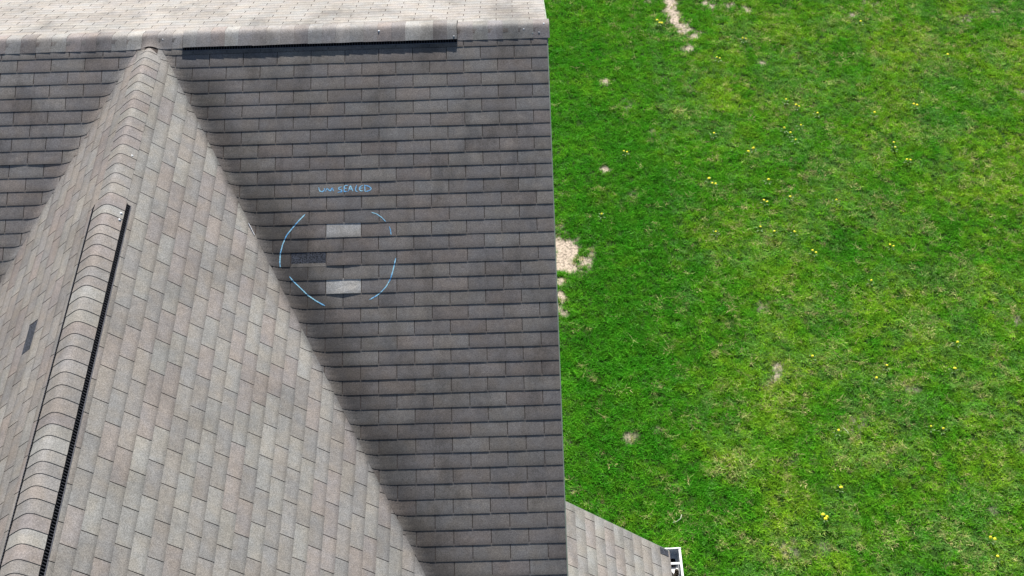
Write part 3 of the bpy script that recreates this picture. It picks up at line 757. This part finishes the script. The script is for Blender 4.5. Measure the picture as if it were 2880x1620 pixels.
# ground sheet
LX0, LX1, LY0, LY1 = -1.0, 11.5, -4.2, 11.5
def lawn_sheet():
    st = 0.05; xs = np.arange(LX0, LX1 + 1e-6, st); ys = np.arange(LY0, LY1 + 1e-6, st)
    X, Y = np.meshgrid(xs, ys, indexing='ij'); Z = 0.012 * (fbm(X, Y, 41, 0.8, 3) - 0.5) + 0.010 * (fbm(X, Y, 43, 6, 2) - 0.5)
    bare, yel, drk = lawn_state(X, Y)
    nx, ny = X.shape
    v = np.stack([X, Y, Z + 0.006], -1).reshape(-1, 3)
    ii = np.arange(nx * ny).reshape(nx, ny)
    q = np.stack([ii[:-1, :-1], ii[1:, :-1], ii[1:, 1:], ii[:-1, 1:]], -1).reshape(-1, 4)
    me = bpy.data.meshes.new('lawn'); me.vertices.add(len(v)); me.vertices.foreach_set('co', v.ravel())
    me.loops.add(q.size); me.loops.foreach_set('vertex_index', q.ravel())
    me.polygons.add(len(q)); me.polygons.foreach_set('loop_start', np.arange(0, q.size, 4)); me.polygons.foreach_set('loop_total', np.full(len(q), 4))
    me.update()
    at = me.color_attributes.new('soil', 'FLOAT_COLOR', 'POINT')
    b_ = np.clip(bare, 0, 1)[..., None]
    col = (1 - b_) * np.array([0.030, 0.080, 0.010]) + b_ * np.array([0.55, 0.455, 0.365])
    arr = np.concatenate([col, np.ones((nx, ny, 1))], -1).astype(np.float32)
    at.data.foreach_set('color', arr.ravel())
    return me
mt, t, b = new_mat('soil_and_thatch'); M_SOIL = mt
g = node(t, 'ShaderNodeNewGeometry')
at = node(t, 'ShaderNodeAttribute', attribute_name='soil')
f = mth(t, 'MULTIPLY', ramp(t, noise(t, g.outputs['Position'], 26, 5, 0.7), 0.34, 0.60, 0.45, 1.15), ramp(t, noise(t, g.outputs['Position'], 110, 3, 0.7), 0.3, 0.7, 0.75, 1.2))
t.links.new(vscale(t, at.outputs['Color'], f), b.inputs['Base Color']); b.inputs['Roughness'].default_value = 0.95; b.inputs['Specular IOR Level'].default_value = 0.1
bp = node(t, 'ShaderNodeBump'); bp.inputs['Strength'].default_value = 0.7; bp.inputs['Distance'].default_value = 0.01
t.links.new(noise(t, g.outputs['Position'], 70, 4, 0.7), bp.inputs['Height']); t.links.new(bp.outputs[0], b.inputs['Normal'])
lm = lawn_sheet(); lm.materials.append(M_SOIL)
lawn = bpy.data.objects.new('lawn', lm); COL.objects.link(lawn); tag(lawn, 'lawn soil and thatch beside the house with bare tan patches', kind='structure')
mt, t, b = new_mat('far_turf')
g = node(t, 'ShaderNodeNewGeometry')
t.links.new(mix(t, ramp(t, noise(t, g.outputs['Position'], 1.3, 5), 0.35, 0.65), (0.028, 0.085, 0.010), (0.070, 0.125, 0.022)), b.inputs['Base Color']); b.inputs['Roughness'].default_value = 0.95
mb = MB(); mb.add([(-600, -600, -0.012), (600, -600, -0.012), (600, 600, -0.012), (-600, 600, -0.012)], [(0, 1, 2, 3)])
gr = mb.build('ground', mt); tag(gr, 'wide green ground stretching away round the house', kind='structure')

# grass blades: tufts instanced on points
proto = bpy.data.collections.new('grass_tufts')
mt, t, b = new_mat('grass_blade'); M_GRASS = mt
at = node(t, 'ShaderNodeAttribute', attribute_name='tone', attribute_type='INSTANCER')
oi = node(t, 'ShaderNodeAttribute', attribute_name='shade')
g = node(t, 'ShaderNodeNewGeometry')
t.links.new(vscale(t, at.outputs['Color'], oi.outputs['Fac']), b.inputs['Base Color'])
b.inputs['Roughness'].default_value = 0.8; b.inputs['Specular IOR Level'].default_value = 0.04
tr = node(t, 'ShaderNodeBsdfTranslucent'); t.links.new(vscale(t, at.outputs['Color'], 1.3), tr.inputs['Color'])
mx = node(t, 'ShaderNodeMixShader'); mx.inputs[0].default_value = 0.25
t.links.new(b.outputs[0], mx.inputs[1]); t.links.new(tr.outputs[0], mx.inputs[2]); t.links.new(mx.outputs[0], t.nodes['Material Output'].inputs['Surface'])
def tuft(nb, hmin, hmax, rad, lean, wd=0.0055):
    vs = []; fs = []; sh = []
    for k in range(nb):
        th, r = random.uniform(0, 6.283), rad * math.sqrt(random.random()); x, y = r * math.cos(th), r * math.sin(th)
        h = random.uniform(hmin, hmax); ln = random.uniform(0.1, lean) * h; la = random.uniform(0, 6.283)
        dx, dy = ln * math.cos(la), ln * math.sin(la); pa = la + 1.57; w_ = wd * random.uniform(0.7, 1.3)
        px, py = w_ / 2 * math.cos(pa), w_ / 2 * math.sin(pa); o = len(vs)
        vs += [(x - px, y - py, 0), (x + px, y + py, 0), (x + dx * .35 + px, y + dy * .35 + py, h * .55), (x + dx * .35 - px, y + dy * .35 - py, h * .55), (x + dx, y + dy, h * .9)]
        fs += [(o, o + 1, o + 2, o + 3), (o + 3, o + 2, o + 4)]; sh += [random.choice((0.7, 0.85, 1.0, 1.0, 1.15, 1.4))] * 5
    me = mesh_from('grass_tuft', vs, fs, M_GRASS)
    a_ = me.attributes.new('shade', 'FLOAT', 'POINT'); a_.data.foreach_set('value', sh)
    return me
for k in range(10):
    o = bpy.data.objects.new('grass_tuft', tuft(26, 0.020, 0.050, 0.045, 1.7, 0.0052) if k < 8 else tuft(16, 0.035, 0.070, 0.035, 1.8, 0.0058)); proto.objects.link(o)
def scatter():
    dens = 640
    n = int((LX1 - 1.0) * (LY1 - LY0) * dens)
    x = rng.uniform(1.0, LX1, n); y = rng.uniform(LY0, LY1, n)
    # keep what the picture and its neighbourhood can show, clear of the walls
    ok = (x > 1.12) & ~((y < -2.85) & (x < ex - 0.25)); px_lim = 1.3 + 0.42 * (y + 10.39) + 3.5
    ok &= x < px_lim
    x, y = x[ok], y[ok]
    bare, yel, drk = lawn_state(x, y)
    keep = rng.random(len(x)) > np.clip(bare * 1.5 - 0.30, 0, 0.965)
    x, y, bare, yel, drk = x[keep], y[keep], bare[keep], yel[keep], drk[keep]
    m_ = len(x)
    z = 0.012 * (fbm(x, y, 41, 0.8, 3) - 0.5) + 0.010 * (fbm(x, y, 43, 6, 2) - 0.5) + 0.004
    G0 = np.array([0.100, 0.345, 0.016]); G1 = np.array([0.300, 0.490, 0.030]); GD = np.array([0.030, 0.240, 0.010]); ST = np.array([0.60, 0.52, 0.26]); GB = np.array([0.19, 0.36, 0.11])
    fine = vnoise(x, y, 77, 13.0); fine2 = vnoise(x, y, 78, 28.0)
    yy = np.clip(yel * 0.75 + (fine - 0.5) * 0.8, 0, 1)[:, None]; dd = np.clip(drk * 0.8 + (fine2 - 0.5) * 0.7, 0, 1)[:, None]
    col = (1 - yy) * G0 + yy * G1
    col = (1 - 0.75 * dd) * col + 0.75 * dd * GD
    bl = (rng.random(m_) < 0.05 + 0.45 * (fbm(x, y, 91, 1.9, 5) > 0.52) * (x > 3.2))[:, None]; col = np.where(bl, 0.5 * col + 0.5 * GB, col)
    pst = 0.012 + 0.02 * (x > 3.5) + 0.14 * np.clip(yel, 0, 1) * (fine > 0.45) + 0.75 * np.clip(bare, 0, 1) + 0.17 * (fbm(x, y, 55, 2.6, 5) > 0.585) * (x > 2.6)
    st = (rng.random(m_) < pst)[:, None]; mixv = rng.uniform(0.25, 0.9, m_)[:, None]
    col = np.where(st, (1 - mixv) * col + mixv * ST, col)
    col = col * rng.uniform(0.6, 1.45, m_)[:, None]
    me = bpy.data.meshes.new('grass'); me.vertices.add(m_); me.vertices.foreach_set('co', np.stack([x, y, z], -1).astype(np.float32).ravel())
    a_ = me.attributes.new('tone', 'FLOAT_COLOR', 'POINT'); a_.data.foreach_set('color', np.concatenate([col, np.ones((m_, 1))], -1).astype(np.float32).ravel())
    a_ = me.attributes.new('turn', 'FLOAT_VECTOR', 'POINT'); a_.data.foreach_set('vector', np.stack([rng.uniform(-.15, .15, m_), rng.uniform(-.15, .15, m_), rng.uniform(0, 6.28, m_)], -1).astype(np.float32).ravel())
    sc = rng.uniform(0.7, 1.15, m_) * (1 - 0.45 * np.clip(bare, 0, 1)) * (0.75 + 0.5 * fbm(x, y, 61, 2.2, 3))
    a_ = me.attributes.new('size', 'FLOAT', 'POINT'); a_.data.foreach_set('value', sc.astype(np.float32))
    me.update(); print('grass tufts', m_); return me
gm = scatter()
grass = bpy.data.objects.new('grass', gm); COL.objects.link(grass)
tag(grass, 'short green and straw flecked grass covering the lawn', 'grass', kind='stuff')
ng = bpy.data.node_groups.new('grass_scatter', 'GeometryNodeTree')
ng.interface.new_socket('Geometry', in_out='INPUT', socket_type='NodeSocketGeometry'); ng.interface.new_socket('Geometry', in_out='OUTPUT', socket_type='NodeSocketGeometry')
gi = ng.nodes.new('NodeGroupInput'); go = ng.nodes.new('NodeGroupOutput')
iop = ng.nodes.new('GeometryNodeInstanceOnPoints'); ci = ng.nodes.new('GeometryNodeCollectionInfo'); ci.inputs[0].default_value = proto
ci.inputs['Separate Children'].default_value = True; ci.inputs['Reset Children'].default_value = True; iop.inputs['Pick Instance'].default_value = True
def nattr(name, dt):
    n = ng.nodes.new('GeometryNodeInputNamedAttribute'); n.data_type = dt; n.inputs['Name'].default_value = name
    return [o for o in n.outputs if o.enabled and o.name == 'Attribute'][0]
L_ = ng.links.new
L_(gi.outputs[0], iop.inputs['Points']); L_(ci.outputs[0], iop.inputs['Instance'])
e2r = ng.nodes.new('FunctionNodeEulerToRotation'); L_(nattr('turn', 'FLOAT_VECTOR'), e2r.inputs[0]); L_(e2r.outputs[0], iop.inputs['Rotation'])
L_(nattr('size', 'FLOAT'), iop.inputs['Scale'])
rv = ng.nodes.new('FunctionNodeRandomValue'); rv.data_type = 'INT'
ri = [i for i in rv.inputs if i.enabled]; ri[0].default_value = 0; ri[1].default_value = 9
L_([o for o in rv.outputs if o.enabled][0], iop.inputs['Instance Index'])
L_(iop.outputs[0], go.inputs[0])
md = grass.modifiers.new('scatter', 'NODES'); md.node_group = ng

# ------------------------------------------------------------------ dandelions
M_YEL = plain('dandelion_petal', (0.95, 0.88, 0.04), 0.7, nscale=200, namp=0.2)
M_YELC = plain('dandelion_centre', (0.92, 0.80, 0.03), 0.7, nscale=200, namp=0.2)
M_STEM = plain('dandelion_stem', (0.16, 0.22, 0.05), 0.6)
M_LEAF = plain('dandelion_leaf', (0.07, 0.15, 0.025), 0.55, nscale=80, namp=0.3)
def head_mesh(seed):
    r0 = random.Random(seed); vs = [(0, 0, 0.010)]; fs = []
    n = 18
    for k in range(n):
        q_ = 6.283 * k / n; r = 0.0185 * (1.0 if k % 2 else 0.80) * r0.uniform(0.9, 1.1)
        vs.append((r * math.cos(q_), r * math.sin(q_), 0.004 + 0.003 * (k % 2)))
    for k in range(n): fs.append((0, 1 + k, 1 + (k + 1) % n))
    base = len(vs); vs.append((0, 0, -0.006))
    for k in range(n): fs.append((base, 1 + (k + 1) % n, 1 + k))
    o = len(vs)
    for k in range(9):
        q_ = 6.283 * k / 9; vs.append((0.0105 * math.cos(q_), 0.0105 * math.sin(q_), 0.0115))
    vs.append((0, 0, 0.0145))
    for k in range(9): fs.append((o + k, o + (k + 1) % 9, o + 9))
    return mesh_from('flower_head', vs, fs, M_YEL)
heads = [head_mesh(k) for k in range(3)]
def tube_mesh():
    vs = []; fs = []
    for h_, r in ((0, 0.0022), (1, 0.0018)):
        for k in range(5): q_ = 6.283 * k / 5; vs.append((r * math.cos(q_), r * math.sin(q_), h_))
    for k in range(5): fs.append((k, (k + 1) % 5, 5 + (k + 1) % 5, 5 + k))
    return mesh_from('stem', vs, fs, M_STEM)
stem_me = tube_mesh()
def leaf_mesh(k):
    r0 = random.Random(k + 40); L = 0.085; vs = []; fs = []
    for i in range(9):
        f = i / 8; wd = 0.011 * math.sin(math.pi * min(1, f * 0.9 + 0.08)) * (1.0 if i % 2 else 0.55)
        z = 0.012 + 0.035 * math.sin(2.4 * f)
        vs += [(L * f, -wd, z), (L * f, wd, z)]
    for i in range(8): fs.append((2 * i, 2 * i + 2, 2 * i + 3, 2 * i + 1))
    return mesh_from('leaf', vs, fs, M_LEAF)
leaves = [leaf_mesh(k) for k in range(2)]
DAND = [
 (3.42, 9.12, 3, 'big triple dandelion beside the winding bare track near the top edge'), (4.80, 8.60, 2, 'pair of small dandelion heads right of the bare track'),
 (4.31, 8.11, 2, 'faint dandelion between the bare track and the small tan spot'), (6.82, 8.97, 1, 'lone dandelion left of the bright yellow green patch near the top'),
 (8.08, 8.02, 1, 'lone dandelion at the right rim of the bright yellow green patch'), (5.26, 6.99, 1, 'topmost dandelion of the loose upper middle cluster'),
 (5.42, 6.84, 2, 'pale double dandelion in the upper middle cluster'), (5.71, 6.65, 1, 'dandelion at the right end of the upper middle cluster'),
 (6.60, 6.61, 1, 'lone dandelion between the middle cluster and the bright double one'), (7.28, 6.77, 2, 'bright double dandelion in the upper right lawn'),
 (5.40, 6.37, 1, 'dandelion on the straw coloured patch below the upper middle cluster'), (5.13, 6.31, 1, 'left dandelion on the straw coloured patch in the middle'),
 (4.02, 6.23, 1, 'lone dandelion far above the orange pair in mid lawn'), (2.61, 5.88, 2, 'small double dandelion just above the round tan spot near the house'),
 (4.50, 5.79, 1, 'lower left head of the slanting bright pair in mid lawn'), (4.59, 5.87, 1, 'upper right head of the slanting bright pair in mid lawn'),
 (5.21, 6.19, 1, 'dandelion at the lower rim of the straw coloured patch'), (3.83, 5.22, 1, 'pale tiny dandelion just above a brighter double one'),
 (3.89, 5.10, 2, 'wide double dandelion left of centre of the lawn'), (4.72, 5.15, 1, 'pale single dandelion below the slanting bright pair'),
 (4.61, 4.69, 2, 'orange tinted upright double dandelion'), (2.16, 4.52, 1, 'tiny dandelion near the house above the large bare patch'),
 (4.46, 4.15, 1, 'dandelion left of a whitish tuft below the orange tinted one'), (4.65, 4.05, 1, 'dandelion right of a whitish tuft below the orange tinted one'),
 (3.80, 4.08, 1, 'dull dandelion in a brownish tuft right of the deep green grass by the house'), (6.76, 5.89, 1, 'pale dandelion above a tan fleck in the right lawn'),
 (6.76, 5.78, 1, 'whitish dandelion on the tan fleck in the right lawn'), (6.91, 5.50, 2, 'stacked double dandelion under the tan fleck in the right lawn'),
 (5.27, 6.04, 1, 'small dandelion below the straw coloured patch'), (4.99, 4.77, 1, 'lone dandelion right of the orange tinted one'),
 (5.66, 4.66, 1, 'small single dandelion in the middle of the right lawn'), (4.94, 4.03, 1, 'pale oval dandelion in open green lawn'),
 (5.16, 3.62, 2, 'yellow double dandelion at the edge of the dry mottled patch'), (6.29, 3.70, 2, 'small orange double dandelion right of the dry mottled patch'),
 (5.87, 3.03, 1, 'tiny dandelion under the small orange double one'), (4.82, 1.68, 1, 'lime tinted dandelion right of the pale dry spot'),
 (6.81, 1.85, 1, 'pale dandelion high at the right of the lower lawn'), (5.78, 1.48, 1, 'faint dandelion right of the ring shaped dark turf'),
 (5.60, 1.27, 1, 'orange centred dandelion in the lower lawn'), (6.67, 1.40, 1, 'bright dandelion in yellow green turf at the lower right'),
 (4.95, 0.43, 1, 'dandelion beside the white straw in the lower lawn'), (6.29, 0.41, 1, 'right of two faint dandelions in the lower right lawn'),
 (6.14, 0.45, 1, 'left of two faint dandelions in the lower right lawn'), (4.83, -0.44, 1, 'lone lime dandelion above the bright triple one'),
 (4.56, -0.86, 3, 'bright triple dandelion above the lower edge'), (6.51, -1.24, 2, 'bright double dandelion near the lower right corner'),
 (6.51, -1.49, 1, 'single dandelion closest to the lower right corner')]
for (x_, y_, n_, lb) in DAND:
    e_ = bpy.data.objects.new('dandelion', None); COL.objects.link(e_); e_.location = (x_, y_, 0.005)
    tag(e_, lb, 'dandelion', 'dandelions scattered over the lawn')
    big = 1.3 if 'bright' in lb or 'big' in lb else (0.95 if any(w_ in lb for w_ in ('tiny', 'small', 'faint', 'dull', 'whitish')) else 1.1)
    offs = {1: [(0, 0)], 2: [(-0.022, 0.014), (0.024, -0.014)], 3: [(-0.03, 0.04), (0.012, -0.012), (0.045, -0.045)]}[n_]
    if n_ == 3 and y_ < 0: offs = [(-0.022, 0.022), (0.02, -0.006), (0.0, -0.034)]
    for dx, dy in offs:
        h_ = random.uniform(0.080, 0.10)
        o = bpy.data.objects.new('stem', stem_me); COL.objects.link(o); o.parent = e_; o.location = (dx * 0.6, dy * 0.6, 0); o.scale = (1, 1, h_)
        o.rotation_euler = (-dy * 3, dx * 3, 0)
        o = bpy.data.objects.new('flower_head', random.choice(heads)); COL.objects.link(o); o.parent = e_; o.location = (dx, dy, h_)
        o.scale = (big, big, big); o.rotation_euler = (random.uniform(-.2, .5), random.uniform(-.3, .3), random.uniform(0, 6))
    a0 = random.uniform(0, 6)
    for k in range(5):
        o = bpy.data.objects.new('leaf', random.choice(leaves)); COL.objects.link(o); o.parent = e_; o.rotation_euler = (0, 0, a0 + 1.257 * k + random.uniform(-.3, .3)); o.scale = [random.uniform(0.7, 1.1)] * 3
# dry blades lying on the grass
M_STRAW = plain('straw', (0.62, 0.66, 0.50), 0.7)
def straw(pts, w_, label):
    m_ = MB()
    for p, q in zip(pts, pts[1:]):
        p, q = Vector(p), Vector(q); s_ = (q - p).cross(Vector((0, 0, 1))).normalized() * w_ / 2
        m_.prism([p - s_, p + s_, p + Vector((0, 0, w_ * .5))], [q - s_, q + s_, q + Vector((0, 0, w_ * .5))])
    return tag(m_.build('grass_straw', M_STRAW), label, 'straw')
straw([(2.70, -0.86, .06), (2.75, -0.85, .065), (2.80, -0.81, .065), (2.82, -0.75, .06)], 0.009, 'curved pale dry blade lying on the grass above the low wing')
straw([(5.03, 0.50, .06), (5.07, 0.44, .065), (5.08, 0.41, .06)], 0.010, 'straight whitish dry blade beside a dandelion in the lower lawn')
